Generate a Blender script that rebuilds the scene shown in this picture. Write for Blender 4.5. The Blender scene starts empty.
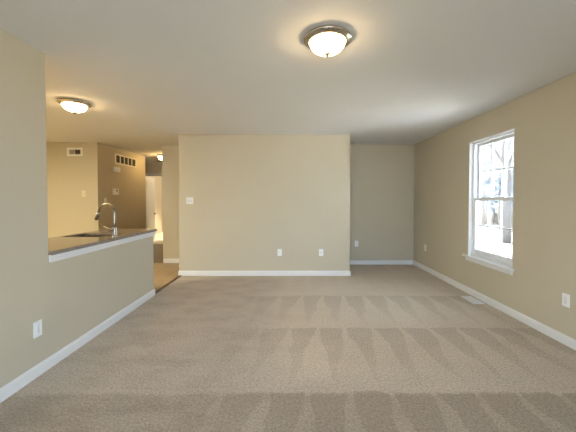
import bpy, bmesh, math, random
from mathutils import Vector, Matrix, Euler
random.seed(7)
scn = bpy.context.scene
COL = scn.collection
R = math.radians

# ------------------------------------------------------------------ camera, sky, sun, exposure
H = 1.315                                   # eye height
cam_d = bpy.data.cameras.new('camera')
cam = bpy.data.objects.new('camera', cam_d); COL.objects.link(cam)
cam.location = (0, 0, H)
cam.rotation_euler = (R(90 - 1.27), 0, 0)
cam_d.sensor_width = 36; cam_d.lens = 18.75
cam_d.shift_x = -3.0 / 576; cam_d.shift_y = -9.4 / 576
cam_d.clip_start = 0.05; cam_d.clip_end = 500
scn.camera = cam

scn.view_settings.view_transform = 'Standard'
scn.view_settings.look = 'None'
scn.view_settings.gamma = 1
scn.view_settings.use_curve_mapping = False
scn.view_settings.exposure = 1.34

SKY = 6.2
w = bpy.data.worlds.new('sky'); scn.world = w; w.use_nodes = True
bg = w.node_tree.nodes['Background']
bg.inputs['Color'].default_value = (0.64, 0.80, 1.0, 1)
bg.inputs['Strength'].default_value = SKY

def light(name, kind, loc, rot, **kw):
    l = bpy.data.lights.new(name, kind)
    for k, v in kw.items(): setattr(l, k, v)
    o = bpy.data.objects.new(name, l); COL.objects.link(o)
    o.location = loc; o.rotation_euler = rot
    return o
def aim(v):                                  # rotation that points a light's -Z along v
    return Vector(v).to_track_quat('-Z', 'Y').to_euler()
sun = light('sun', 'SUN', (0, -5, 12), aim((0.20, -0.78, -0.58)), energy=300.0, angle=R(1.0), color=(0.97, 0.98, 1.0))
p1 = light('window_portal', 'AREA', (2.72, 3.80, 1.33), aim((-1, 0, 0)), shape='RECTANGLE', size=0.86, size_y=1.6)
p1.data.cycles.is_portal = True
p2 = light('patio_portal', 'AREA', (0.1, -1.60, 1.07), aim((0, 1, 0)), shape='RECTANGLE', size=2.4, size_y=2.1)
p2.data.cycles.is_portal = True
kl = light('kitchen_fill', 'AREA', (-4.7, 2.6, 2.42), (0, 0, 0), energy=72, shape='DISK', size=0.5, color=(1.0, 0.90, 0.58))  # unseen fill light added to brighten the kitchen walls
bp = light('bathroom_fill', 'POINT', (-3.7, 11.2, 2.25), (0, 0, 0), energy=15, shadow_soft_size=0.12, color=(1.0, 0.80, 0.50))  # unseen fill light added to warm the open door and far room
bl = light('bathroom_fill_spot', 'SPOT', (-2.75, 11.0, 1.9), aim((-1.75, 0.0, -1.9)), energy=200, spot_size=R(62), spot_blend=0.3, shadow_soft_size=0.25, color=(1, 0.84, 0.60))  # added warm spot standing in for daylight on the far room's floor
LAMP = (1.0, 0.71, 0.36)                     # colour of the bulbs

# ------------------------------------------------------------------ node helpers
class NT:
    def __init__(s, name, rough=0.6, metallic=0.0, spec=0.5):
        s.m = bpy.data.materials.new(name); s.m.use_nodes = True
        s.t = s.m.node_tree; s.b = s.t.nodes['Principled BSDF']
        s.b.inputs['Roughness'].default_value = rough
        s.b.inputs['Metallic'].default_value = metallic
        s.b.inputs['Specular IOR Level'].default_value = spec
    def n(s, typ, **kw):
        n = s.t.nodes.new(typ)
        for k, v in kw.items(): setattr(n, k, v)
        return n
    def put(s, sock, v):
        if hasattr(v, 'is_output'): s.t.links.new(v, sock)
        else: sock.default_value = v
    def math(s, op, a, b=0.0, c=0.0, clamp=False):
        n = s.n('ShaderNodeMath', operation=op, use_clamp=clamp)
        s.put(n.inputs[0], a); s.put(n.inputs[1], b); s.put(n.inputs[2], c)
        return n.outputs[0]
    def pos(s):
        return s.n('ShaderNodeNewGeometry').outputs['Position']
    def objco(s):
        return s.n('ShaderNodeTexCoord').outputs['Object']
    def noise(s, co, scale, detail=3, rough=0.55):
        n = s.n('ShaderNodeTexNoise'); s.put(n.inputs['Vector'], co)
        n.inputs['Scale'].default_value = scale; n.inputs['Detail'].default_value = detail
        n.inputs['Roughness'].default_value = rough
        return n.outputs['Fac']
    def scaled(s, co, v):
        n = s.n('ShaderNodeMapping'); s.put(n.inputs['Vector'], co); n.inputs['Scale'].default_value = v
        return n.outputs[0]
    def ramp(s, fac, stops):
        n = s.n('ShaderNodeValToRGB'); s.put(n.inputs[0], fac)
        e = n.color_ramp.elements
        while len(e) < len(stops): e.new(0.5)
        for el, (p, c) in zip(e, stops):
            el.position = p; el.color = (*c, 1) if len(c) == 3 else c
        return n.outputs[0]
    def mix(s, fac, a, b):
        n = s.n('ShaderNodeMix', data_type='RGBA')
        s.put(n.inputs[0], fac)
        s.put(n.inputs[6], (*a, 1) if isinstance(a, tuple) else a)
        s.put(n.inputs[7], (*b, 1) if isinstance(b, tuple) else b)
        return n.outputs[2]
    def bump(s, h, strength, dist):
        n = s.n('ShaderNodeBump'); s.put(n.inputs['Height'], h)
        n.inputs['Strength'].default_value = strength; n.inputs['Distance'].default_value = dist
        s.t.links.new(n.outputs[0], s.b.inputs['Normal'])
    def color(s, c):
        s.put(s.b.inputs['Base Color'], (*c, 1) if isinstance(c, tuple) else c)
        return s

def painted(name, c, rough=0.75, bump=0.12, scale=160, var=0.04):
    a = NT(name, rough, spec=0.3)
    co = a.pos()
    f = a.noise(co, 1.3, 2)
    a.color(a.mix(f, tuple(x * (1 - var) for x in c), tuple(min(1, x * (1 + var)) for x in c)))
    a.bump(a.noise(co, scale, 2), bump, 0.002)
    return a.m
def plain(name, c, rough=0.45, metallic=0.0, spec=0.5):
    a = NT(name, rough, metallic, spec)
    f = a.noise(a.objco(), 30, 2)
    a.color(a.mix(f, tuple(x * 0.97 for x in c), c))
    return a.m

M = {}
M['wall'] = painted('beige_wall_paint', (0.56, 0.50, 0.385))
M['ceiling'] = painted('white_ceiling_paint', (0.75, 0.745, 0.735), 0.9, 0.2, 110, 0.02)
M['trim'] = painted('white_gloss_trim', (0.77, 0.765, 0.76), 0.35, 0.03, 60, 0.01)
M['plastic'] = plain('white_plastic', (0.86, 0.86, 0.86), 0.35)
M['ivory'] = plain('ivory_plastic', (0.74, 0.68, 0.58), 0.4)
M['dark'] = plain('dark_recess', (0.03, 0.027, 0.024), 0.7)
M['slot'] = plain('slot_dark', (0.08, 0.075, 0.07), 0.6)
M['vinyl'] = plain('white_vinyl', (0.80, 0.81, 0.83), 0.35)
M['grey_duct'] = plain('grey_louvre', (0.33, 0.30, 0.25), 0.5)
M['brown_duct'] = plain('brown_louvre', (0.13, 0.095, 0.06), 0.6)

def m_nickel(name, dim):
    a = NT(name, 0.28, 1.0)
    f = a.noise(a.scaled(a.objco(), (6, 6, 220)), 3, 2)
    a.color(a.mix(f, (0.50 * dim, 0.44 * dim, 0.37 * dim), (0.66 * dim, 0.60 * dim, 0.52 * dim)))
    a.put(a.b.inputs['Roughness'], a.math('MULTIPLY_ADD', f, 0.15, 0.18))
    return a.m
M['nickel'] = m_nickel('brushed_nickel', 1.0)
M['faucet'] = m_nickel('satin_dark_nickel', 0.6)
def m_steel():
    a = NT('stainless_steel', 0.3, 1.0)
    f = a.noise(a.scaled(a.objco(), (4, 120, 4)), 3, 2)
    a.color(a.mix(f, (0.10, 0.085, 0.075), (0.17, 0.15, 0.13)))
    return a.m
M['steel'] = m_steel()
def m_bowl(name, tint, k):
    a = NT(name, 0.3)
    f = a.noise(a.objco(), 9, 3)
    a.color((0.9, 0.85, 0.75))
    a.put(a.b.inputs['Emission Color'], (*tint, 1))
    a.put(a.b.inputs['Emission Strength'], a.math('MULTIPLY_ADD', f, 4.0 * k, 15.0 * k))
    return a.m
M['bowl'] = m_bowl('lit_alabaster_glass', LAMP, 1.0)
M['bowl_hall'] = m_bowl('lit_amber_glass', (1.0, 0.66, 0.26), 2.4)

def m_glass():
    a = NT('window_glass', 0.02)
    t = a.t
    tr = a.n('ShaderNodeBsdfTransparent'); tr.inputs[0].default_value = (0.96, 0.98, 0.98, 1)
    gl = a.n('ShaderNodeBsdfGlossy'); gl.inputs['Roughness'].default_value = 0.02
    fr = a.n('ShaderNodeFresnel'); fr.inputs['IOR'].default_value = 1.45
    mx = a.n('ShaderNodeMixShader')
    t.links.new(a.math('MULTIPLY', fr.outputs[0], 0.8), mx.inputs[0])
    t.links.new(tr.outputs[0], mx.inputs[1]); t.links.new(gl.outputs[0], mx.inputs[2])
    t.links.new(mx.outputs[0], t.nodes['Material Output'].inputs[0])
    return a.m
M['glass'] = m_glass()

def m_carpet():
    a = NT('beige_carpet', 0.95, spec=0.05)
    p = a.pos()
    sx = a.n('ShaderNodeSeparateXYZ'); a.put(sx.inputs[0], p)
    X, Y = sx.outputs[0], sx.outputs[1]
    wob = a.math('SUBTRACT', a.noise(p, 3.0, 2), 0.5)
    wob2 = a.math('SUBTRACT', a.noise(p, 14.0, 2), 0.5)
    Yw = a.math('ADD', Y, a.math('ADD', a.math('MULTIPLY', wob, 0.10), a.math('MULTIPLY', wob2, 0.05)))
    # vacuum passes: rows about a metre deep, wedge-shaped strokes that are wide at the far end of each row
    q = a.math('DIVIDE', a.math('SUBTRACT', Yw, 2.02), 1.035)
    t = a.math('FRACT', q)                                    # 0 at near end, 1 at far end of a row
    row = a.math('FLOOR', q)
    lean = a.math('MULTIPLY', a.math('SUBTRACT', 1.0, t), a.math('MULTIPLY_ADD', X, 0.085, 0.0))
    u = a.math('DIVIDE', a.math('ADD', a.math('SUBTRACT', X, lean), a.math('ADD', a.math('MULTIPLY', row, 0.13), a.math('MULTIPLY', wob, 0.14))), 0.285)
    fu = a.math('FRACT', a.math('ADD', u, 20.0))
    edge = a.math('SUBTRACT', a.math('MULTIPLY_ADD', t, 0.95, -0.05), fu)
    wedge = a.math('MULTIPLY', a.math('ADD', edge, 0.03), 14.0, clamp=True)
    soft = a.math('MULTIPLY', wedge, a.math('MULTIPLY_ADD', t, 0.75, 0.25))
    # strokes fade to loose patches towards the left side of the room
    side = a.math('MULTIPLY_ADD', X, 0.9, 0.85, clamp=True)
    patch = a.ramp(a.noise(a.scaled(p, (1.0, 1.8, 1.0)), 2.6, 4, 0.6), [(0.42, (0, 0, 0)), (0.66, (1, 1, 1))])
    far = a.math('MULTIPLY_ADD', a.math('SUBTRACT', Y, 4.05), -6.0, 1.0, clamp=True)   # the last pass by the wall is brushed flat
    far = a.math('MAXIMUM', far, 0.25)
    side2 = a.math('MULTIPLY', a.math('MULTIPLY', side, 0.55), far)
    d = a.math('ADD', a.math('MULTIPLY', soft, side2), a.math('MULTIPLY', patch, a.math('MULTIPLY_ADD', side, -0.35, 0.5)), clamp=True)
    first = a.math('MULTIPLY', a.math('SUBTRACT', 2.02, Yw), 25.0, clamp=True)   # the nearest, darker-lying pass
    d = a.math('ADD', d, a.math('MULTIPLY', first, 0.62), clamp=True)
    base = a.mix(d, (0.61, 0.525, 0.43), (0.42, 0.345, 0.268))
    fib = a.noise(p, 150.0, 3, 0.75)
    fib2 = a.noise(p, 60.0, 3, 0.6)
    f = a.math('ADD', a.math('MULTIPLY', fib, 0.6), a.math('MULTIPLY', fib2, 0.4))
    k = a.ramp(f, [(0.34, (0.52, 0.50, 0.48)), (0.64, (1.38, 1.38, 1.38))])
    n = a.n('ShaderNodeMix', data_type='RGBA', blend_type='MULTIPLY')
    n.inputs[0].default_value = 1.0
    a.put(n.inputs[6], base); a.put(n.inputs[7], k)
    a.color(n.outputs[2])
    a.bump(a.math('ADD', a.math('MULTIPLY', d, -0.2), a.math('MULTIPLY', f, 1.2)), 0.7, 0.012)
    a.b.inputs['Sheen Weight'].default_value = 0.15
    return a.m
M['carpet'] = m_carpet()

def m_tile():
    a = NT('tan_vinyl_tile', 0.4, spec=0.4)
    p = a.pos()
    br = a.n('ShaderNodeTexBrick', offset=0.0)
    a.put(br.inputs['Vector'], p)
    br.inputs['Scale'].default_value = 1.0
    br.inputs['Brick Width'].default_value = 0.305; br.inputs['Row Height'].default_value = 0.305
    br.inputs['Mortar Size'].default_value = 0.006
    br.inputs['Color1'].default_value = (0.52, 0.40, 0.26, 1); br.inputs['Color2'].default_value = (0.47, 0.35, 0.22, 1)
    br.inputs['Mortar'].default_value = (0.34, 0.25, 0.15, 1)
    f = a.noise(a.scaled(p, (2.0, 9.0, 1)), 2.2, 4)
    n = a.n('ShaderNodeMix', data_type='RGBA', blend_type='MULTIPLY'); n.inputs[0].default_value = 0.8
    a.put(n.inputs[6], br.outputs[0]); a.put(n.inputs[7], a.ramp(f, [(0.3, (0.82, 0.78, 0.72)), (0.7, (1.1, 1.1, 1.1))]))
    a.color(n.outputs[2])
    return a.m
M['tile'] = m_tile()
def m_wood(name, c1, c2, plank=0.12):
    a = NT(name, 0.38)
    p = a.pos()
    br = a.n('ShaderNodeTexBrick')
    mp = a.n('ShaderNodeMapping'); mp.inputs['Rotation'].default_value = (0, 0, R(90)); a.put(mp.inputs[0], p)
    a.put(br.inputs['Vector'], mp.outputs[0])
    br.inputs['Scale'].default_value = 1; br.inputs['Brick Width'].default_value = 0.9; br.inputs['Row Height'].default_value = plank
    br.inputs['Mortar Size'].default_value = 0.002
    br.inputs['Color1'].default_value = (*c1, 1); br.inputs['Color2'].default_value = (*c2, 1)
    br.inputs['Mortar'].default_value = tuple(x * .4 for x in c1) + (1,)
    f = a.noise(a.scaled(p, (18, 1.5, 1)), 2, 4)
    n = a.n('ShaderNodeMix', data_type='RGBA', blend_type='MULTIPLY'); n.inputs[0].default_value = 1
    a.put(n.inputs[6], br.outputs[0]); a.put(n.inputs[7], a.ramp(f, [(0.3, (0.75, 0.7, 0.65)), (0.7, (1.1, 1.1, 1.1))]))
    a.color(n.outputs[2])
    return a.m
M['hallwood'] = m_wood('brown_hall_boards', (0.15, 0.09, 0.045), (0.12, 0.07, 0.035))
M['strip'] = m_wood('dark_wood_strip', (0.11, 0.055, 0.024), (0.09, 0.045, 0.018))
def m_granite():
    a = NT('speckled_brown_granite', 0.13, spec=0.6)
    p = a.pos()
    v = a.n('ShaderNodeTexVoronoi'); v.inputs['Scale'].default_value = 150; a.put(v.inputs['Vector'], p)
    sp = a.n('ShaderNodeSeparateColor'); a.put(sp.inputs[0], v.outputs['Color'])
    c = a.ramp(sp.outputs[0], [(0.0, (0.07, 0.055, 0.05)), (0.3, (0.20, 0.16, 0.13)), (0.6, (0.34, 0.28, 0.22)), (0.85, (0.42, 0.36, 0.31)), (1.0, (0.10, 0.08, 0.075))])
    a.color(a.mix(a.noise(p, 25, 3), c, (0.24, 0.19, 0.155)))
    return a.m
M['granite'] = m_granite()
def m_ground(name, c1, c2, scale=3.0):
    a = NT(name, 0.95, spec=0.1)
    p = a.pos()
    f = a.noise(p, scale, 6, 0.65)
    a.color(a.mix(f, c1, c2)); a.bump(a.noise(p, scale * 9, 3), 0.5, 0.03)
    return a.m
M['lawn'] = m_ground('dry_winter_lawn', (0.07, 0.068, 0.06), (0.12, 0.112, 0.10))
M['concrete'] = m_ground('bounce_concrete', (0.70, 0.69, 0.69), (0.80, 0.79, 0.79), 2.0)  # made pale so the added slab bounces more light
M['bark'] = m_ground('grey_bark', (0.14, 0.13, 0.13), (0.24, 0.225, 0.22), 8)
M['needle'] = m_ground('evergreen_needles', (0.10, 0.13, 0.14), (0.16, 0.20, 0.22), 6)
M['twig'] = m_ground('bare_twigs', (0.08, 0.065, 0.055), (0.12, 0.10, 0.085), 6)
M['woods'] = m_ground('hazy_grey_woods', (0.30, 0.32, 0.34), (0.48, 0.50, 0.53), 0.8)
M['bathfloor'] = plain('pale_bath_vinyl', (0.78, 0.74, 0.66), 0.4)
M['door'] = painted('white_door_paint', (0.74, 0.71, 0.64), 0.4, 0.03, 60, 0.01)
M['bronze'] = plain('dark_bronze', (0.10, 0.075, 0.05), 0.35, 0.8)

# ------------------------------------------------------------------ mesh helpers
def link(name, bm, mats, parent=None, loc=None, smooth=False):
    me = bpy.data.meshes.new(name); 
    bmesh.ops.recalc_face_normals(bm, faces=bm.faces[:])
    bm.to_mesh(me); bm.free()
    for m in (mats if isinstance(mats, (list, tuple)) else [mats]): me.materials.append(m)
    if smooth:
        for p in me.polygons: p.use_smooth = True
    o = bpy.data.objects.new(name, me); COL.objects.link(o)
    if parent is not None: o.parent = parent
    if loc is not None: o.location = loc
    return o
def box(bm, x0, x1, y0, y1, z0, z1, bev=0.0, mat=0):
    r = bmesh.ops.create_cube(bm, size=1.0)
    vs = r['verts']
    for v in vs:
        v.co = Vector((x0 + (v.co.x + .5) * (x1 - x0), y0 + (v.co.y + .5) * (y1 - y0), z0 + (v.co.z + .5) * (z1 - z0)))
    fs = list({f for v in vs for f in v.link_faces})
    for f in fs: f.material_index = mat
    if bev > 0:
        es = list({e for v in vs for e in v.link_edges})
        rr = bmesh.ops.bevel(bm, geom=es, offset=bev, segments=2, profile=0.6, affect='EDGES')
        for f in rr['faces']: f.material_index = mat
def bx(*a, **k):
    bm = bmesh.new(); box(bm, *a, **k); return bm
def lathe(bm, prof, seg=40, axis='Z', mat=0, centre=(0, 0, 0)):
    rings = []
    cx, cy, cz = centre
    for r, z in prof:
        if r < 1e-6:
            rings.append([bm.verts.new((cx, cy, cz + z))])
        else:
            rings.append([bm.verts.new((cx + r * math.cos(2 * math.pi * k / seg), cy + r * math.sin(2 * math.pi * k / seg), cz + z)) for k in range(seg)])
    for a, b in zip(rings, rings[1:]):
        for k in range(seg):
            l = (k + 1) % seg
            if len(a) == 1 and len(b) == 1: continue
            if len(a) == 1: f = bm.faces.new((a[0], b[k], b[l]))
            elif len(b) == 1: f = bm.faces.new((a[k], a[l], b[0]))
            else: f = bm.faces.new((a[k], a[l], b[l], b[k]))
            f.material_index = mat; f.smooth = True
def tube(bm, pts, radii, seg=12, mat=0, cap=True):
    pts = [Vector(p) for p in pts]
    if not isinstance(radii, (list, tuple)): radii = [radii] * len(pts)
    ref = None; rings = []
    for i, p in enumerate(pts):
        d = (pts[min(i + 1, len(pts) - 1)] - pts[max(i - 1, 0)]).normalized()
        if ref is None:
            ref = d.orthogonal().normalized()
        ref = (ref - d * ref.dot(d))
        ref = ref.normalized() if ref.length > 1e-6 else d.orthogonal().normalized()
        s = d.cross(ref)
        rings.append([bm.verts.new(p + (ref * math.cos(2 * math.pi * k / seg) + s * math.sin(2 * math.pi * k / seg)) * radii[i]) for k in range(seg)])
    for a, b in zip(rings, rings[1:]):
        for k in range(seg):
            l = (k + 1) % seg
            f = bm.faces.new((a[k], a[l], b[l], b[k])); f.material_index = mat; f.smooth = True
    if cap:
        for rg in (rings[0], rings[-1]):
            f = bm.faces.new(rg); f.material_index = mat
def extrude_profile(bm, prof, axis, a0, a1, place, mat=0):
    """prof: list of (out, up); swept along axis from a0 to a1; place(out, up, a) -> xyz"""
    A = [bm.verts.new(place(o, u, a0)) for o, u in prof]
    B = [bm.verts.new(place(o, u, a1)) for o, u in prof]
    n = len(prof)
    for i in range(n):
        j = (i + 1) % n
        bm.faces.new((A[i], A[j], B[j], B[i]))
    bm.faces.new(A); bm.faces.new(B[::-1])

def tag(o, label, cat, group=None, kind=None):
    o['label'] = label; o['category'] = cat
    if group: o['group'] = group
    if kind: o['kind'] = kind
    return o
def struct(name, bm, mats, label, cat, parent=None):
    o = link(name, bm, mats, parent)
    return tag(o, label, cat, kind='structure')
def thing(name, label, cat, loc=(0, 0, 0), rz=0.0, group=None, kind=None):
    o = bpy.data.objects.new(name, None); COL.objects.link(o)
    o.empty_display_size = 0.1
    o.location = loc; o.rotation_euler = (0, 0, rz)
    return tag(o, label, cat, group, kind)
def dup(root, loc, rz, label):
    r = root.copy(); COL.objects.link(r); r.location = loc; r.rotation_euler = (0, 0, rz); r['label'] = label
    for ch in list(root.children):
        c = ch.copy(); COL.objects.link(c); c.parent = r
        for g in list(ch.children):
            d = g.copy(); COL.objects.link(d); d.parent = c
    return r

# ------------------------------------------------------------------ the room shell
CT = 0.914                    # top of the granite counter
CH = 2.44                     # ceiling height
XL, XR = -1.896, 2.50         # living room side walls
YM, YN = 5.19, 6.10           # middle wall, niche wall
YB = -1.40                    # wall behind the camera
T = 0.12
LX = -6.40                    # far side of the kitchen

struct('floor', bx(XL, XR, YB, YN, -0.10, 0.0), M['carpet'], 'beige cut-pile carpet with wedge-shaped vacuum tracks', 'carpet')
struct('floor_kitchen', bx(LX, XL, YB, 6.25, -0.10, -0.004), M['tile'], 'tan tiled kitchen floor past the end of the half wall', 'floor')
struct('floor_hall', bx(-5.3, -2.53, 6.25, 8.97, -0.10, -0.004), M['hallwood'], 'dark brown floor of the narrow hall', 'floor')
struct('floor_bathroom', bx(-5.3, -2.53, 8.97, 12.3, -0.10, -0.004), M['bathfloor'], 'bright pale floor beyond the open white door', 'floor')
struct('ceiling', bx(LX - T, XR + 0.16, YB - 0.16, 12.42, CH, CH + 0.2), M['ceiling'], 'plain white painted ceiling over all the rooms', 'ceiling')

# window opening in the right wall
WY0, WY1, WZ0, WZ1 = 3.37, 4.225, 0.52, 2.122
bm = bmesh.new()
XO = XR + 0.16
box(bm, XR, XO, YB - 0.16, WY0, -0.1, CH)
box(bm, XR, XO, WY1, YN + 0.16, -0.1, CH)
box(bm, XR, XO, WY0, WY1, -0.1, WZ0)
box(bm, XR, XO, WY0, WY1, WZ1, CH)
struct('wall_right', bm, M['wall'], 'beige right wall that holds the double-hung window', 'wall')
struct('wall_niche', bx(1.02, XR, YN, YN + 0.16, -0.1, CH), M['wall'], 'shaded beige end wall of the right-hand recess', 'wall')
struct('wall_middle', bx(-1.94, 1.02, YM, 6.25, -0.1, CH), M['wall'], 'broad beige wall facing the room, with two outlets and a switch', 'wall')
# left wall: full height near, half height under the counter
bm = bmesh.new()
box(bm, XL - T, XL, YB - 0.16, 2.335, -0.1, CH)
box(bm, XL - T, XL, 2.335, 4.12, -0.1, CT - 0.032)
struct('wall_left', bm, M['wall'], 'beige left wall stepping down to a half wall under the granite counter', 'wall')
struct('wall_hall_front', bx(-2.675, -1.94, 6.25, 6.37, -0.1, CH), M['wall'], 'narrow warm-lit wall strip between hall and middle wall', 'wall')
struct('wall_hall_right', bx(-2.65, -2.53, 6.37, 8.95, -0.1, CH), M['wall'], 'right side wall of the hall, hidden behind the narrow strip', 'wall')
struct('wall_kitchen', bx(LX, -3.775, 5.87, 5.99, -0.1, CH), M['wall'], 'golden kitchen end wall with small vent and switch', 'wall')
bm = bmesh.new()
box(bm, -3.92, -3.775, 5.99, 7.80, -0.1, CH)
box(bm, -5.3, -3.92, 7.68, 7.80, -0.1, CH)
struct('wall_hall_left', bm, M['wall'], 'shadowed brown-beige hall side wall with the large return grille', 'wall')
DX0, DX1, DZ = -4.46, -3.70, 2.045
bm = bmesh.new()
box(bm, -5.3, DX0, 8.95, 9.07, -0.1, CH)
box(bm, DX1, -2.53, 8.95, 9.07, -0.1, CH)
box(bm, DX0, DX1, 8.95, 9.07, DZ, CH)
struct('wall_hall_end', bm, M['wall'], 'end wall of the hall above the open white door', 'wall')
bm = bmesh.new()
box(bm, -5.42, -5.3, 7.68, 12.42, -0.1, CH)
box(bm, -5.3, -2.53, 12.3, 12.42, -0.1, CH)
struct('wall_bathroom', bm, M['wall'], 'warm beige far wall beyond the open white door', 'wall')
# the far room's right wall has a window of its own
bm = bmesh.new()
box(bm, -2.65, -2.53, 9.07, 10.7, -0.1, CH); box(bm, -2.65, -2.53, 11.3, 12.3, -0.1, CH)
box(bm, -2.65, -2.53, 10.7, 11.3, -0.1, 1.4); box(bm, -2.65, -2.53, 10.7, 11.3, 2.0, CH)
struct('wall_bathroom_right', bm, M['wall'], 'side wall of the far room with its own window', 'wall')
bm = bmesh.new()
box(bm, LX - T, LX, YB - 0.16, 5.99, -0.1, CH)
struct('wall_kitchen_left', bm, M['wall'], 'far left kitchen wall out of view', 'wall')
PX0, PX1, PZ = -1.10, 1.30, 2.10
bm = bmesh.new()
box(bm, LX, PX0, YB - 0.16, YB, -0.1, CH); box(bm, PX1, XR, YB - 0.16, YB, -0.1, CH)
box(bm, PX0, PX1, YB - 0.16, YB, PZ, CH); box(bm, PX0, PX1, YB - 0.16, YB, -0.1, 0.0)
struct('wall_rear', bm, M['wall'], 'beige wall behind the camera with a glass patio door', 'wall')

# ------------------------------------------------------------------ baseboards
BP = [(0, 0), (0.014, 0), (0.014, 0.062), (0.011, 0.074), (0.006, 0.081), (0.004, 0.086), (0, 0.086)]
def baseboard(name, label, *runs):
    bm = bmesh.new()
    for kind, c, a0, a1, s in runs:
        if kind == 'x':   extrude_profile(bm, BP, 'x', a0, a1, lambda o, u, a: (a, c + s * o, u))
        else:             extrude_profile(bm, BP, 'y', a0, a1, lambda o, u, a: (c + s * o, a, u))
    return struct(name, bm, M['trim'], label, 'baseboard')
baseboard('baseboard_left', 'white baseboard along the foot of the left half wall', ('y', XL, YB, 4.12, 1), ('x', 4.12, XL - T, XL + 0.014, 1))
baseboard('baseboard_middle', 'white baseboard under the broad wall with two outlets', ('x', YM, -1.94 - 0.014, 1.02 + 0.014, -1), ('y', 1.02, YM, YN, 1), ('y', -1.94, YM, 6.25, -1))
baseboard('baseboard_niche', 'white baseboard in the recess at right', ('x', YN, 1.034, XR - 0.014, -1))
baseboard('baseboard_right', 'cream-lit baseboard running below the window', ('y', XR, YB, YN, -1))
baseboard('baseboard_hall', 'short white baseboard on the strip beside the hall', ('x', 6.25, -2.664, -1.954, -1), ('y', -2.65, 6.25, 8.95, -1))
baseboard('baseboard_kitchen', 'white baseboard of the kitchen end wall, behind the counter', ('x', 5.87, LX, -3.761, -1), ('y', -3.775, 5.87, 7.80, 1))
struct('trim_1', bx(XL - 0.045, XL + 0.004, 4.13, 5.18, -0.004, 0.008, 0.003), M['strip'], 'dark wood threshold strip between carpet and tile', 'threshold')
# white board under the counter, wrapping the half wall's end
bm = bmesh.new()
box(bm, XL, XL + 0.018, 2.34, 4.138, 0.825, CT - 0.032, 0.003)
box(bm, XL - T, XL, 4.12, 4.138, 0.825, CT - 0.032, 0.003)
struct('trim_2', bm, M['trim'], 'white trim board under the granite counter edge', 'trim')

# ------------------------------------------------------------------ the window in the right wall
win = thing('window_1', 'white double-hung window with grilles in the right wall', 'window', (XR, (WY0 + WY1) / 2, WZ0), 0, kind='structure')
def wl(name, bm, m, parent=win):
    me_o = link(name, bm, m)
    for v in me_o.data.vertices: v.co -= win.location
    me_o.parent = parent
    return me_o
zs = 0.54                      # top of the stool
# jamb return boards (far side, near side, head)
bm = bmesh.new()
box(bm, XR + 0.001, XO, WY1 - 0.012, WY1 - 0.0005, zs, WZ1)
box(bm, XR + 0.001, XO, WY0 + 0.0005, WY0 + 0.012, zs, WZ1)
box(bm, XR + 0.001, XO, WY0, WY1, WZ1 - 0.012, WZ1 - 0.0005)
wl('jamb', bm, M['trim'])
# vinyl master frame
fy0, fy1, fz0, fz1 = WY0 + 0.012, WY1 - 0.012, zs, WZ1 - 0.012
bm = bmesh.new()
for (a, b) in ((fy0, fy0 + 0.03), (fy1 - 0.03, fy1)):
    box(bm, XR + 0.045, XR + 0.15, a, b, fz0, fz1, 0.003)
box(bm, XR + 0.045, XR + 0.15, fy0, fy1, fz1 - 0.022, fz1, 0.003)
box(bm, XR + 0.035, XR + 0.15, fy0, fy1, fz0, fz0 + 0.035, 0.003)
wl('window_frame', bm, M['vinyl'])
zm = (fz0 + fz1) / 2
def sash(name, xc, z0, z1, lo, hi, meet_top):
    y0, y1 = fy0 + 0.03, fy1 - 0.03
    bm = bmesh.new()
    s = 0.034
    box(bm, xc - 0.018, xc + 0.018, y0, y0 + s, z0, z1, 0.003)
    box(bm, xc - 0.018, xc + 0.018, y1 - s, y1, z0, z1, 0.003)
    box(bm, xc - 0.018, xc + 0.018, y0 + s, y1 - s, z0, z0 + lo, 0.003)
    box(bm, xc - 0.018, xc + 0.018, y0 + s, y1 - s, z1 - hi, z1, 0.003)
    o = wl(name, bm, M['vinyl'])
    gy0, gy1, gz0, gz1 = y0 + s, y1 - s, z0 + lo, z1 - hi
    g = wl('glass_pane', bx(xc - 0.003, xc + 0.003, gy0 - 0.005, gy1 + 0.005, gz0 - 0.005, gz1 + 0.005), M['glass'], o)
    bm = bmesh.new()
    for k in (1, 2):
        yy = gy0 + (gy1 - gy0) * k / 3
        box(bm, xc - 0.009, xc + 0.009, yy - 0.008, yy + 0.008, gz0, gz1)
    zz = (gz0 + gz1) / 2
    box(bm, xc - 0.0088, xc + 0.0088, gy0, gy1, zz - 0.008, zz + 0.008)
    wl('grille', bm, M['vinyl'], o)
    return o
up = sash('upper_sash', XR + 0.118, zm - 0.02, fz1 - 0.022, 0.04, 0.036, False)
lo = sash('lower_sash', XR + 0.070, fz0 + 0.035, zm + 0.022, 0.06, 0.042, True)
for yy in (3.62, 3.97):
    bm = bmesh.new(); box(bm, XR + 0.046, XR + 0.10, yy - 0.03, yy + 0.03, zm + 0.022, zm + 0.034, 0.004)
    wl('sash_lock', bm, M['vinyl'], lo)
# stool and apron
bm = bmesh.new()
box(bm, XR - 0.05, XR, WY0 - 0.035, WY1 + 0.06, zs - 0.022, zs, 0.006)
box(bm, XR - 0.001, XR + 0.15, WY0 + 0.001, WY1 - 0.001, zs - 0.0195, zs - 0.0005)
wl('window_sill', bm, M['trim'])
wl('apron', bx(XR - 0.016, XR, WY0 - 0.01, WY1 + 0.03, zs - 0.075, zs - 0.022, 0.004), M['trim'])

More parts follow.
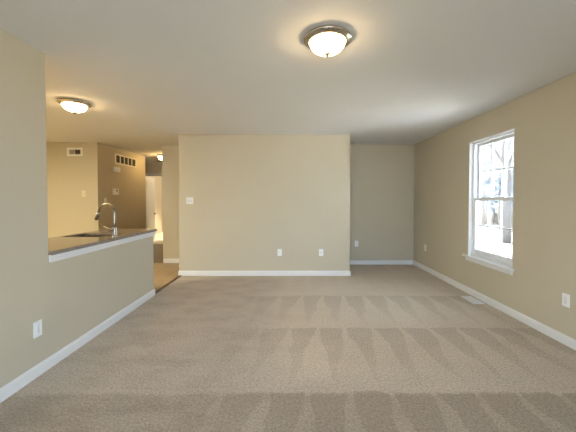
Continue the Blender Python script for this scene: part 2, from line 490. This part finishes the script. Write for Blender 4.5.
# patio door behind the camera
pd = thing('door_2', 'white framed sliding glass door behind the camera', 'door', (0.1, YB, 0), 0, kind='structure')
def frame_rect(bm, x0, x1, z0, z1, y0, y1, s):
    box(bm, x0, x0 + s, y0, y1, z0, z1, .003); box(bm, x1 - s, x1, y0, y1, z0, z1, .003)
    box(bm, x0 + s, x1 - s, y0, y1, z0, z0 + s, .003); box(bm, x0 + s, x1 - s, y0, y1, z1 - s, z1, .003)
bm = bmesh.new(); frame_rect(bm, -1.2, 1.2, 0, PZ, -0.15, -0.02, 0.04)
link('door_frame', bm, M['vinyl'], pd)
for (a, b, yy) in ((-1.16, 0.03, -0.11), (-0.03, 1.16, -0.06)):
    bm = bmesh.new(); frame_rect(bm, a, b, 0.04, PZ - 0.04, yy - 0.018, yy + 0.018, 0.07)
    s = link('sliding_panel', bm, M['vinyl'], pd)
    link('glass_pane', bx(a + 0.065, b - 0.065, yy - 0.003, yy + 0.003, 0.105, PZ - 0.105), M['glass'], s)

# ------------------------------------------------------------------ hall door
bm = bmesh.new()
cw = 0.06
for (a, b) in ((DX0 - cw, DX0), (DX1, DX1 + cw)):
    box(bm, a, b, 8.934, 8.95, 0, DZ + cw, 0.003)
box(bm, DX0, DX1, 8.934, 8.95, DZ, DZ + cw, 0.003)
box(bm, DX0, DX0 + 0.015, 8.95, 9.07, 0, DZ); box(bm, DX1 - 0.015, DX1, 8.95, 9.07, 0, DZ)
box(bm, DX0, DX1, 8.95, 9.07, DZ - 0.015, DZ)
struct('trim_3', bm, M['trim'], 'white casing around the doorway at the end of the hall', 'door casing')
dr = thing('door_1', 'white door standing open at the end of the hall', 'door', (DX0 + 0.018, 9.08, 0), R(93), kind='structure')
bm = bmesh.new()
box(bm, 0, 0.73, -0.035, 0, 0.008, 2.03, 0.002)
for (z0, z1) in ((0.18, 0.85), (1.0, 1.55), (1.65, 1.92)):
    for (a, b) in ((0.11, 0.33), (0.40, 0.62)):
        box(bm, a, b, -0.040, -0.034, z0, z1, 0.004)
link('door_leaf', bm, M['door'], dr)
bm = bmesh.new()
for s in (-1, 1):
    prof = [(0.0, 0.0), (0.03, 0.0), (0.03, 0.006), (0.011, 0.010), (0.011, 0.028), (0.024, 0.036), (0.027, 0.048), (0.02, 0.058), (0.0, 0.061)]
    b2 = bmesh.new(); lathe(b2, prof, 20)
    bmesh.ops.transform(b2, matrix=Matrix.Translation((0.67, -0.035 if s < 0 else 0, 0.87)) @ Matrix.Rotation(R(90) if s < 0 else R(-90), 4, 'X'), verts=b2.verts)
    me = bpy.data.meshes.new('tmp'); b2.to_mesh(me); b2.free(); bm.from_mesh(me); bpy.data.meshes.remove(me)
k = link('door_knob', bm, M['bronze'], dr); k['label'] = 'dark bronze knob'

# ------------------------------------------------------------------ counter, sink, faucet
SX0, SX1, SY0, SY1 = -2.50, -2.06, 3.24, 3.64
bm = bmesh.new()
cx0, cx1, cy0, cy1 = -2.56, -1.862, 2.34, 4.17
xs = [cx0, SX0, SX1, cx1]; ys = [cy0, SY0, SY1, cy1]
top = [[bm.verts.new((x, y, CT)) for y in ys] for x in xs]
bot = [[bm.verts.new((x, y, CT - 0.032)) for y in ys] for x in xs]
for i in range(3):
    for j in range(3):
        if i == 1 and j == 1: continue
        bm.faces.new((top[i][j], top[i + 1][j], top[i + 1][j + 1], top[i][j + 1]))
        bm.faces.new((bot[i][j], bot[i][j + 1], bot[i + 1][j + 1], bot[i + 1][j]))
for i in range(3):
    for L in (0, 3):
        bm.faces.new((top[i][L], top[i + 1][L], bot[i + 1][L], bot[i][L]))
        bm.faces.new((top[L][i], top[L][i + 1], bot[L][i + 1], bot[L][i]))
for (p, q) in (((1, 1), (2, 1)), ((2, 1), (2, 2)), ((2, 2), (1, 2)), ((1, 2), (1, 1))):
    bm.faces.new((top[p[0]][p[1]], top[q[0]][q[1]], bot[q[0]][q[1]], bot[p[0]][p[1]]))
ct = link('countertop', bm, M['granite'])
bv = ct.modifiers.new('edge', 'BEVEL'); bv.width = 0.006; bv.segments = 2; bv.limit_method = 'ANGLE'
tag(ct, 'speckled brown granite countertop on the half wall', 'countertop')
# base cabinet carrying the kitchen side of the counter
cab = thing('base_cabinet', 'wooden base cabinet below the granite counter, behind the half wall', 'cabinet', (-2.27, 3.25, 0), 0)
bm = bmesh.new()
box(bm, -0.25, 0.24, -0.93, -0.03, 0.10, 0.62); box(bm, -0.25, 0.24, -0.03, 0.90, 0.10, 0.62)
box(bm, -0.20, 0.24, -0.93, 0.90, 0.0, 0.10)
box(bm, -0.25, 0.24, -0.93, -0.91, 0.62, CT - 0.033); box(bm, -0.25, 0.24, 0.88, 0.90, 0.62, CT - 0.033); box(bm, -0.25, -0.24, -0.91, 0.88, 0.62, CT - 0.033)
link('cabinet_body', bm, M['strip'], cab)
for k in range(4):
    y0 = -0.92 + k * 0.455
    d = link('cabinet_door', bx(-0.27, -0.25, y0, y0 + 0.445, 0.11, 0.85, 0.004), M['strip'], cab)
    link('knob', bx(-0.29, -0.27, y0 + 0.39, y0 + 0.41, 0.78, 0.80, 0.004), M['nickel'], d)

# undermount sink: rounded bowl with rim and drain
snk = thing('kitchen_sink', 'stainless undermount sink let into the granite counter', 'sink', ((SX0 + SX1) / 2, (SY0 + SY1) / 2, CT - 0.232), 0)
hx, hy = (SX1 - SX0) / 2 , (SY1 - SY0) / 2
def rrect(bm, hx, hy, r, z, n=5):
    v = []
    for (sx, sy, a0) in ((1, 1, 0), (-1, 1, 90), (-1, -1, 180), (1, -1, 270)):
        for k in range(n + 1):
            a = R(a0 + 90 * k / n)
            v.append(bm.verts.new((sx * (hx - r) + r * math.cos(a), sy * (hy - r) + r * math.sin(a), z)))
    return v
bm = bmesh.new()
loops = [rrect(bm, hx + 0.02, hy + 0.02, 0.03, 0.199), rrect(bm, hx - 0.001, hy - 0.001, 0.012, 0.199), rrect(bm, hx - 0.001, hy - 0.001, 0.03, 0.19), rrect(bm, hx - 0.008, hy - 0.008, 0.04, 0.03), rrect(bm, hx - 0.03, hy - 0.03, 0.04, 0.004),
         rrect(bm, 0.05, 0.05, 0.045, 0.0)]
for a, b in zip(loops, loops[1:]):
    for i in range(len(a)):
        j = (i + 1) % len(a); bm.faces.new((a[i], a[j], b[j], b[i])).smooth = True
bm.faces.new(loops[-1])
link('basin', bm, M['steel'], snk)
bm = bmesh.new(); lathe(bm, [(0.0, 0.004), (0.022, 0.003), (0.03, 0.006), (0.042, 0.006), (0.044, 0.001), (0.0, 0.001)], 24)
link('drain', bm, M['nickel'], snk)

fa = thing('faucet', 'brushed nickel gooseneck pull-down faucet on the granite counter', 'faucet', (-1.905, 3.235, CT), R(163))
bm = bmesh.new()      # body: along local +X the spout reaches out
lathe(bm, [(0.0, 0.0), (0.030, 0.0), (0.030, 0.006), (0.026, 0.012), (0.0235, 0.02), (0.0225, 0.10), (0.020, 0.115), (0.0, 0.116)], 24)
link('body', bm, M['faucet'], fa)
bm = bmesh.new()
pts = [(0, 0, 0.10), (0, 0, 0.16), (0, 0, 0.24)]
rad = 0.110
for k in range(1, 15):
    a = R(180 - k * 170 / 14)
    pts.append((rad + rad * math.cos(a), 0, 0.252 + rad * 0.97 * math.sin(a)))
tube(bm, pts, 0.0135, 16)
link('spout', bm, M['faucet'], fa)
bm = bmesh.new()
p0 = Vector((0.217, 0, 0.272)); dv = Vector((0.50, 0, -1)).normalized()
tube(bm, [p0, p0 + dv * 0.012, p0 + dv * 0.014, p0 + dv * 0.050, p0 + dv * 0.084, p0 + dv * 0.094], [0.0140, 0.0155, 0.0175, 0.0195, 0.0215, 0.018], 16)
hd = link('spray_head', bm, M['faucet'], fa)
bm = bmesh.new(); q0 = p0 + dv * 0.0941
tube(bm, [q0 - dv * 0.001, q0 + dv * 0.006], [0.0155, 0.0145], 16)
nz = link('nozzle', bm, M['dark'], hd); nz['label'] = 'dark spray nozzle'
bm = bmesh.new()       # lever on the side, curving up and outwards
tube(bm, [(0, 0.018, 0.090), (0.0, 0.034, 0.090)], [0.017, 0.015], 16)
tube(bm, [(0.0, 0.030, 0.090), (0.02, 0.034, 0.088), (0.05, 0.036, 0.092), (0.09, 0.036, 0.106), (0.122, 0.036, 0.128)], [0.012, 0.0115, 0.0105, 0.009, 0.007], 12)
link('lever', bm, M['faucet'], fa)

# ------------------------------------------------------------------ ceiling lights
def ceiling_light(loc, label):
    o = thing('ceiling_light', label, 'ceiling light', loc, 0, 'flush ceiling lights with alabaster bowls')
    bm = bmesh.new()
    lathe(bm, [(0.0, 0.0), (0.150, 0.0), (0.158, -0.004), (0.163, -0.012), (0.165, -0.020), (0.161, -0.026), (0.146, -0.032), (0.140, -0.038), (0.130, -0.041), (0.122, -0.039), (0.118, -0.028), (0.0, -0.026)], 64)
    link('pan', bm, M['nickel'], o)
    bm = bmesh.new()
    pr = []
    for k in range(13):
        a = R(90 * k / 12)
        pr.append((0.121 * math.cos(a) if k < 12 else 0.0, -0.036 - 0.076 * math.sin(a)))
    lathe(bm, pr, 64)
    b = link('glass_bowl', bm, M['bowl'], o); b['label'] = 'glowing white glass bowl'
    bm = bmesh.new()
    lathe(bm, [(0.0, -0.1125), (0.017, -0.1115), (0.019, -0.116), (0.010, -0.121), (0.011, -0.127), (0.007, -0.134), (0.0, -0.137)], 20)
    link('finial', bm, M['bronze'], o)
    return o
c1 = ceiling_light((0.252, 2.10, CH), 'large lit ceiling light over the carpeted room, its glass bowl nearest the camera')
dup(c1, (-2.49, 3.48, CH), 0, 'lit ceiling light over the kitchen counter and faucet')
hl = dup(c1, (-3.235, 7.5, CH), 0, 'tiny lit ceiling light at the end of the hall')
hl.scale = (0.55, 0.55, 1.15)
for c in hl.children:
    if c.name.startswith('glass_bowl'):
        c.data = c.data.copy(); c.data.materials[0] = M['bowl_hall']

# ------------------------------------------------------------------ wall plates
def outlet(loc, rz, label):
    o = thing('wall_outlet', label, 'outlet', loc, rz, 'white duplex wall outlets')
    link('cover_plate', bx(-0.037, 0.037, -0.006, 0, -0.059, 0.059, 0.0025), M['plastic'], o)
    for z in (-0.0195, 0.0195):
        bm = bmesh.new()
        box(bm, -0.017, 0.017, -0.0085, -0.005, z - 0.0145, z + 0.0145, 0.003)
        for sx, h in ((-0.0065, 0.0045), (0.0065, 0.0038)):
            box(bm, sx - 0.0014, sx + 0.0014, -0.0089, -0.008, z + 0.003 - h, z + 0.003 + h, mat=1)
        box(bm, -0.0022, 0.0022, -0.0089, -0.008, z - 0.011, z - 0.007, mat=1)
        link('receptacle', bm, [M['plastic'], M['slot']], o)
    bm = bmesh.new(); box(bm, -0.003, 0.003, -0.0072, -0.005, -0.003, 0.003, 0.001)
    link('screw', bm, M['nickel'], o)
    return o
o1 = outlet((XL, 2.222, 0.352), R(90), 'white outlet low on the left wall below the counter side')
dup(o1, (-0.197, YM, 0.404), 0, 'left of two white outlets low on the broad middle wall')
dup(o1, (0.522, YM, 0.404), 0, 'right of two white outlets low on the broad middle wall')
dup(o1, (1.335, YN, 0.425), 0, 'small white outlet on the shaded recess end wall')
dup(o1, (XR, 5.56, 0.425), R(-90), 'narrow-looking white outlet on the right wall, beyond the window')
dup(o1, (XR, 2.705, 0.405), R(-90), 'white outlet on the right wall nearest the camera, this side of the window')

def switch(name, loc, rz, label, gangs, m='plastic'):
    o = thing(name, label, 'light switch', loc, rz, 'wall switches')
    wd = 0.037 + 0.023 * (gangs - 1)
    link('cover_plate', bx(-wd, wd, -0.006, 0, -0.059, 0.059, 0.0025), M[m], o)
    for k in range(gangs):
        x = (k - (gangs - 1) / 2) * 0.046
        bm = bmesh.new()
        box(bm, x - 0.006, x + 0.006, -0.0068, -0.005, -0.013, 0.013, mat=1)
        b2 = bmesh.new(); box(b2, -0.0042, 0.0042, -0.014, 0.0, -0.006, 0.006, 0.0015)
        bmesh.ops.transform(b2, matrix=Matrix.Translation((x, -0.005, 0.002)) @ Matrix.Rotation(R(-25), 4, 'X'), verts=b2.verts)
        me = bpy.data.meshes.new('tmp'); b2.to_mesh(me); b2.free(); bm.from_mesh(me); bpy.data.meshes.remove(me)
        link('toggle', bm, [M[m], M['slot']], o)
    for k in range(gangs):
        x = (k - (gangs - 1) / 2) * 0.046
        for z in (-0.03, 0.03):
            bm = bmesh.new(); box(bm, x - 0.0025, x + 0.0025, -0.0072, -0.005, z - 0.0025, z + 0.0025, 0.001)
            link('screw', bm, M['nickel'], o)
    return o
switch('light_switch', (-1.75, YM, 1.303), 0, 'square double switch plate at the left of the broad middle wall', 2)
switch('light_switch', (-4.05, 5.87, 1.44), 0, 'ivory single switch on the golden kitchen end wall', 1, 'ivory')
switch('light_switch', (-3.775, 6.10, 1.295), R(90), 'white switch on the hall side wall just above the faucet', 1, 'plastic')

# ------------------------------------------------------------------ vents
def vent_frame(bm, w_, h_, s, d=0.012):
    box(bm, -w_ / 2, -w_ / 2 + s, -d, 0, -h_ / 2, h_ / 2, .002); box(bm, w_ / 2 - s, w_ / 2, -d, 0, -h_ / 2, h_ / 2, .002)
    box(bm, -w_ / 2 + s, w_ / 2 - s, -d, 0, h_ / 2 - s, h_ / 2, .002); box(bm, -w_ / 2 + s, w_ / 2 - s, -d, 0, -h_ / 2, -h_ / 2 + s, .002)
v = thing('supply_vent', 'small two-section air vent high on the golden kitchen end wall', 'vent', (-4.21, 5.87, 2.25), 0, 'wall vents')
bm = bmesh.new(); vent_frame(bm, 0.30, 0.165, 0.038); box(bm, -0.0025, 0.0025, -0.010, 0, -0.045, 0.045)
link('frame', bm, M['plastic'], v)
link('backing', bx(-0.112, 0.112, -0.002, -0.0005, -0.045, 0.045), M['dark'], v)
for sx, tilt, mm in ((-0.058, 62, 'ivory'), (0.058, -20, 'brown_duct')):
    bm = bmesh.new()
    for k in range(6):
        b2 = bmesh.new(); box(b2, -0.0012, 0.0012, -0.006, 0.006, -0.044, 0.044)
        bmesh.ops.transform(b2, matrix=Matrix.Translation((sx + (k - 2.5) * 0.0175, -0.0075, 0)) @ Matrix.Rotation(R(tilt), 4, 'Z') , verts=b2.verts)
        me = bpy.data.meshes.new('tmp'); b2.to_mesh(me); b2.free(); bm.from_mesh(me); bpy.data.meshes.remove(me)
    link('louvre', bm, M[mm], v)
v = thing('return_grille', 'long five-section return air grille high on the hall side wall', 'vent', (-3.775, 6.885, 2.205), R(90), 'wall vents')
bm = bmesh.new(); vent_frame(bm, 0.86, 0.215, 0.028)
for k in range(1, 5):
    x = -0.402 + 0.804 * k / 5
    box(bm, x - 0.011, x + 0.011, -0.011, 0, -0.08, 0.08)
link('frame', bm, M['ivory'], v)
link('backing', bx(-0.405, 0.405, -0.002, -0.0005, -0.083, 0.083), M['dark'], v)
for k in range(5):
    xc = -0.402 + 0.804 * (k + 0.5) / 5
    bm = bmesh.new()
    for j in range(7):
        b2 = bmesh.new(); box(b2, -0.066, 0.066, -0.005, 0.005, -0.001, 0.001)
        bmesh.ops.transform(b2, matrix=Matrix.Translation((xc, -0.0065, (j - 3) * 0.022)) @ Matrix.Rotation(R(35), 4, 'X'), verts=b2.verts)
        me = bpy.data.meshes.new('tmp'); b2.to_mesh(me); b2.free(); bm.from_mesh(me); bpy.data.meshes.remove(me)
    link('louvre', bm, M['brown_duct'], v)

ch = thing('door_chime', 'small white chime box on the hall side wall below the grille', 'door chime', (-3.775, 6.47, 1.965), R(90))
link('housing', bx(-0.10, 0.10, -0.05, 0, -0.055, 0.055, 0.006), M['plastic'], ch)
bm = bmesh.new()
for k in range(5): box(bm, -0.06, 0.06, -0.0512, -0.049, -0.03 + k * 0.014, -0.026 + k * 0.014)
link('sound_slots', bm, M['ivory'], ch)
th = thing('thermostat', 'white thermostat with dark dial on the hall side wall above the faucet', 'thermostat', (-3.775, 6.44, 1.49), R(90))
link('housing', bx(-0.095, 0.095, -0.03, 0, -0.065, 0.065, 0.006), M['plastic'], th)
bm = bmesh.new(); box(bm, 0.0, 0.045, -0.0312, -0.029, 0.008, 0.042, 0.002)
s = link('display', bm, M['slot'], th); s['label'] = 'dark display window'
link('base_plate', bx(-0.10, 0.10, -0.008, 0, -0.07, 0.07, 0.002), M['ivory'], th)

fv = thing('floor_register', 'white floor register in the carpet below the window', 'vent', (2.378, 3.91, 0.0), 0)
bm = bmesh.new()
L2, W2 = 0.148, 0.070
box(bm, -W2, W2, -L2, -L2 + 0.022, 0, 0.008, .002); box(bm, -W2, W2, L2 - 0.022, L2, 0, 0.008, .002)
box(bm, -W2, -W2 + 0.022, -L2 + 0.022, L2 - 0.022, 0, 0.008, .002); box(bm, W2 - 0.022, W2, -L2 + 0.022, L2 - 0.022, 0, 0.008, .002)
link('frame', bm, M['plastic'], fv)
bm = bmesh.new()
for k in range(14):
    y = -0.125 + 0.25 * (k + .5) / 14
    box(bm, -0.048, 0.048, y - 0.0055, y + 0.0055, 0.003, 0.0065)
box(bm, -0.004, 0.004, -0.13, 0.13, 0.002, 0.0072)
link('slats', bm, M['plastic'], fv)
link('backing', bx(-0.05, 0.05, -0.135, 0.135, 0.0003, 0.0015), M['ivory'], fv)

# ------------------------------------------------------------------ outdoors, seen washed out through the window
GZ = -0.35
struct('ground', bx(-40, 90, -40, 120, GZ - 0.3, GZ), M['lawn'], 'pale dry lawn outside the window', 'lawn')
struct('bounce_slab', bx(3.3, 7.2, -5.0, 3.1, GZ, GZ + 0.03), M['concrete'], 'unseen pale concrete slab added outside to bounce light onto the ceiling', 'bounce_slab')  # added out of view to throw sunlight up through the window

def bare_tree(loc, h, r, seed, label):
    rnd = random.Random(seed)
    t = thing('bare_tree', label, 'tree', loc, 0, 'trees outside the window')
    tr = bmesh.new(); br = bmesh.new()
    n = 7
    pts = [(rnd.uniform(-.1, .1) * i * .3, rnd.uniform(-.1, .1) * i * .3, h * i / n) for i in range(n + 1)]
    tube(tr, pts, [r * (1 - 0.85 * i / n) for i in range(n + 1)], 8)
    def branch(p, d, ln, rad, depth):
        q = [Vector(p)]
        dd = Vector(d)
        for k in range(4):
            dd = (dd + Vector((rnd.uniform(-.25, .25), rnd.uniform(-.25, .25), rnd.uniform(-.05, .3)))).normalized()
            q.append(q[-1] + dd * ln / 4)
        tube(br, q, [rad * (1 - .2 * k) for k in range(5)], 5)
        if depth > 0:
            for k in range(4):
                m = q[rnd.randint(1, 4)]
                nd = (dd + Vector((rnd.uniform(-1, 1), rnd.uniform(-1, 1), rnd.uniform(-.2, .8)))).normalized()
                branch(m, nd, ln * .6, rad * .45, depth - 1)
    for i in range(10):
        z = h * (0.28 + 0.065 * i)
        j = int(z / h * n); p = Vector(pts[j]).lerp(Vector(pts[min(j + 1, n)]), z / h * n - j)
        a = rnd.uniform(0, 6.28)
        branch(p, (math.cos(a), math.sin(a), 0.6), h * (.38 - .02 * i), r * .38 * (1 - .07 * i), 2)
    link('trunk', tr, M['bark'], t); link('branches', br, M['bark'], t)
    return t
def evergreen(loc, h, wd, seed, label):
    rnd = random.Random(seed)
    t = thing('evergreen_tree', label, 'tree', loc, 0, 'trees outside the window')
    bm = bmesh.new(); tube(bm, [(0, 0, 0), (0, 0, h * .95)], [h * .022, h * .004], 8); link('trunk', bm, M['bark'], t)
    bm = bmesh.new()
    for k in range(1400):
        z = h * (0.08 + 0.92 * rnd.random() ** 1.3)
        rr = wd * (1.02 - z / h) * math.sqrt(rnd.uniform(.15, 1)); a = rnd.uniform(0, 6.283)
        c = Vector((rr * math.cos(a), rr * math.sin(a), z))
        dirv = Vector((math.cos(a), math.sin(a), rnd.uniform(-.5, .1))).normalized(); s = rnd.uniform(.12, .3)
        sd = dirv.cross(Vector((0, 0, 1))).normalized() * s * .35
        v = [bm.verts.new(x) for x in (c - sd, c + dirv * s, c + sd, c - dirv * s * .5)]
        bm.faces.new(v)
    link('foliage', bm, M['needle'], t)
    return t
def treeline(label):
    rnd = random.Random(77)
    bm = bmesh.new()
    # a belt of distant woods: trunks with drifts of fine foliage, too dense to count
    for k in range(60):
        x = rnd.uniform(10, 44); y = rnd.uniform(32, 39); h = rnd.uniform(8, 12)
        tube(bm, [(x, y, GZ), (x + rnd.uniform(-.3, .3), y, GZ + h * .5), (x + rnd.uniform(-.6, .6), y, GZ + h)], [.22, .15, .03], 6)
    for k in range(16000):
        x = rnd.uniform(9, 46); y = rnd.uniform(31, 40)
        top = 9.0 + 1.6 * math.sin(x * .7) + 1.2 * math.sin(x * 1.9 + 1)
        z = GZ + top * rnd.random() ** .9
        s = rnd.uniform(.16, .42)
        c = Vector((x, y, z))
        u = Vector((rnd.uniform(-1, 1), rnd.uniform(-1, 1), rnd.uniform(-1, 1))).normalized()
        v = u.orthogonal().normalized()
        bm.faces.new([bm.verts.new(c + q) for q in (u * s, v * s * .5, -u * s, -v * s * .5)])
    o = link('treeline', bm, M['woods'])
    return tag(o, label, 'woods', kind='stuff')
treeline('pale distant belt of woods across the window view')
def shrub(loc, h, seed, label):
    rnd = random.Random(seed)
    t = thing('leafless_shrub', label, 'shrub', loc, 0, 'shrubs outside the window')
    bm = bmesh.new()
    for k in range(90):
        a = rnd.uniform(0, 6.283); e = rnd.uniform(.5, 1.5)
        d = Vector((math.cos(a) * math.cos(e), math.sin(a) * math.cos(e), math.sin(e)))
        l = h * rnd.uniform(.6, 1.05)
        mid = d * l * .5 + Vector((rnd.uniform(-.1, .1), rnd.uniform(-.1, .1), 0))
        tube(bm, [d * 0.02, mid, d * l], [.012, .009, .004], 4)
        tube(bm, [mid, mid + (d + Vector((rnd.uniform(-.8, .8), rnd.uniform(-.8, .8), .2))) * l * .3], [.007, .003], 4)
    link('twigs', bm, M['twig'], t)
    return t
bare_tree((8.3, 11.6, GZ), 8.5, 0.20, 3, 'bare tree with a thick grey trunk at the near edge of the window view')
bare_tree((12.5, 19.6, GZ), 9.5, 0.17, 5, 'slender bare tree standing mid-lawn behind the thick-trunked one')
bare_tree((16.6, 28.6, GZ), 7.0, 0.12, 12, 'small bare tree far off, seen through the far panes')
evergreen((14.6, 23.5, GZ), 6.5, 2.2, 4, 'bluish evergreen low behind the far window panes')
evergreen((19.0, 26.5, GZ), 7.5, 2.6, 9, 'wider evergreen behind the near window panes')
shrub((9.0, 14.6, GZ), 1.5, 21, 'leafless shrub low in the far panes of the window')
shrub((11.6, 16.2, GZ), 1.7, 22, 'leafless shrub low in the middle panes of the window')
shrub((14.6, 20.5, GZ), 1.6, 23, 'leafless shrub by the near panes of the window')
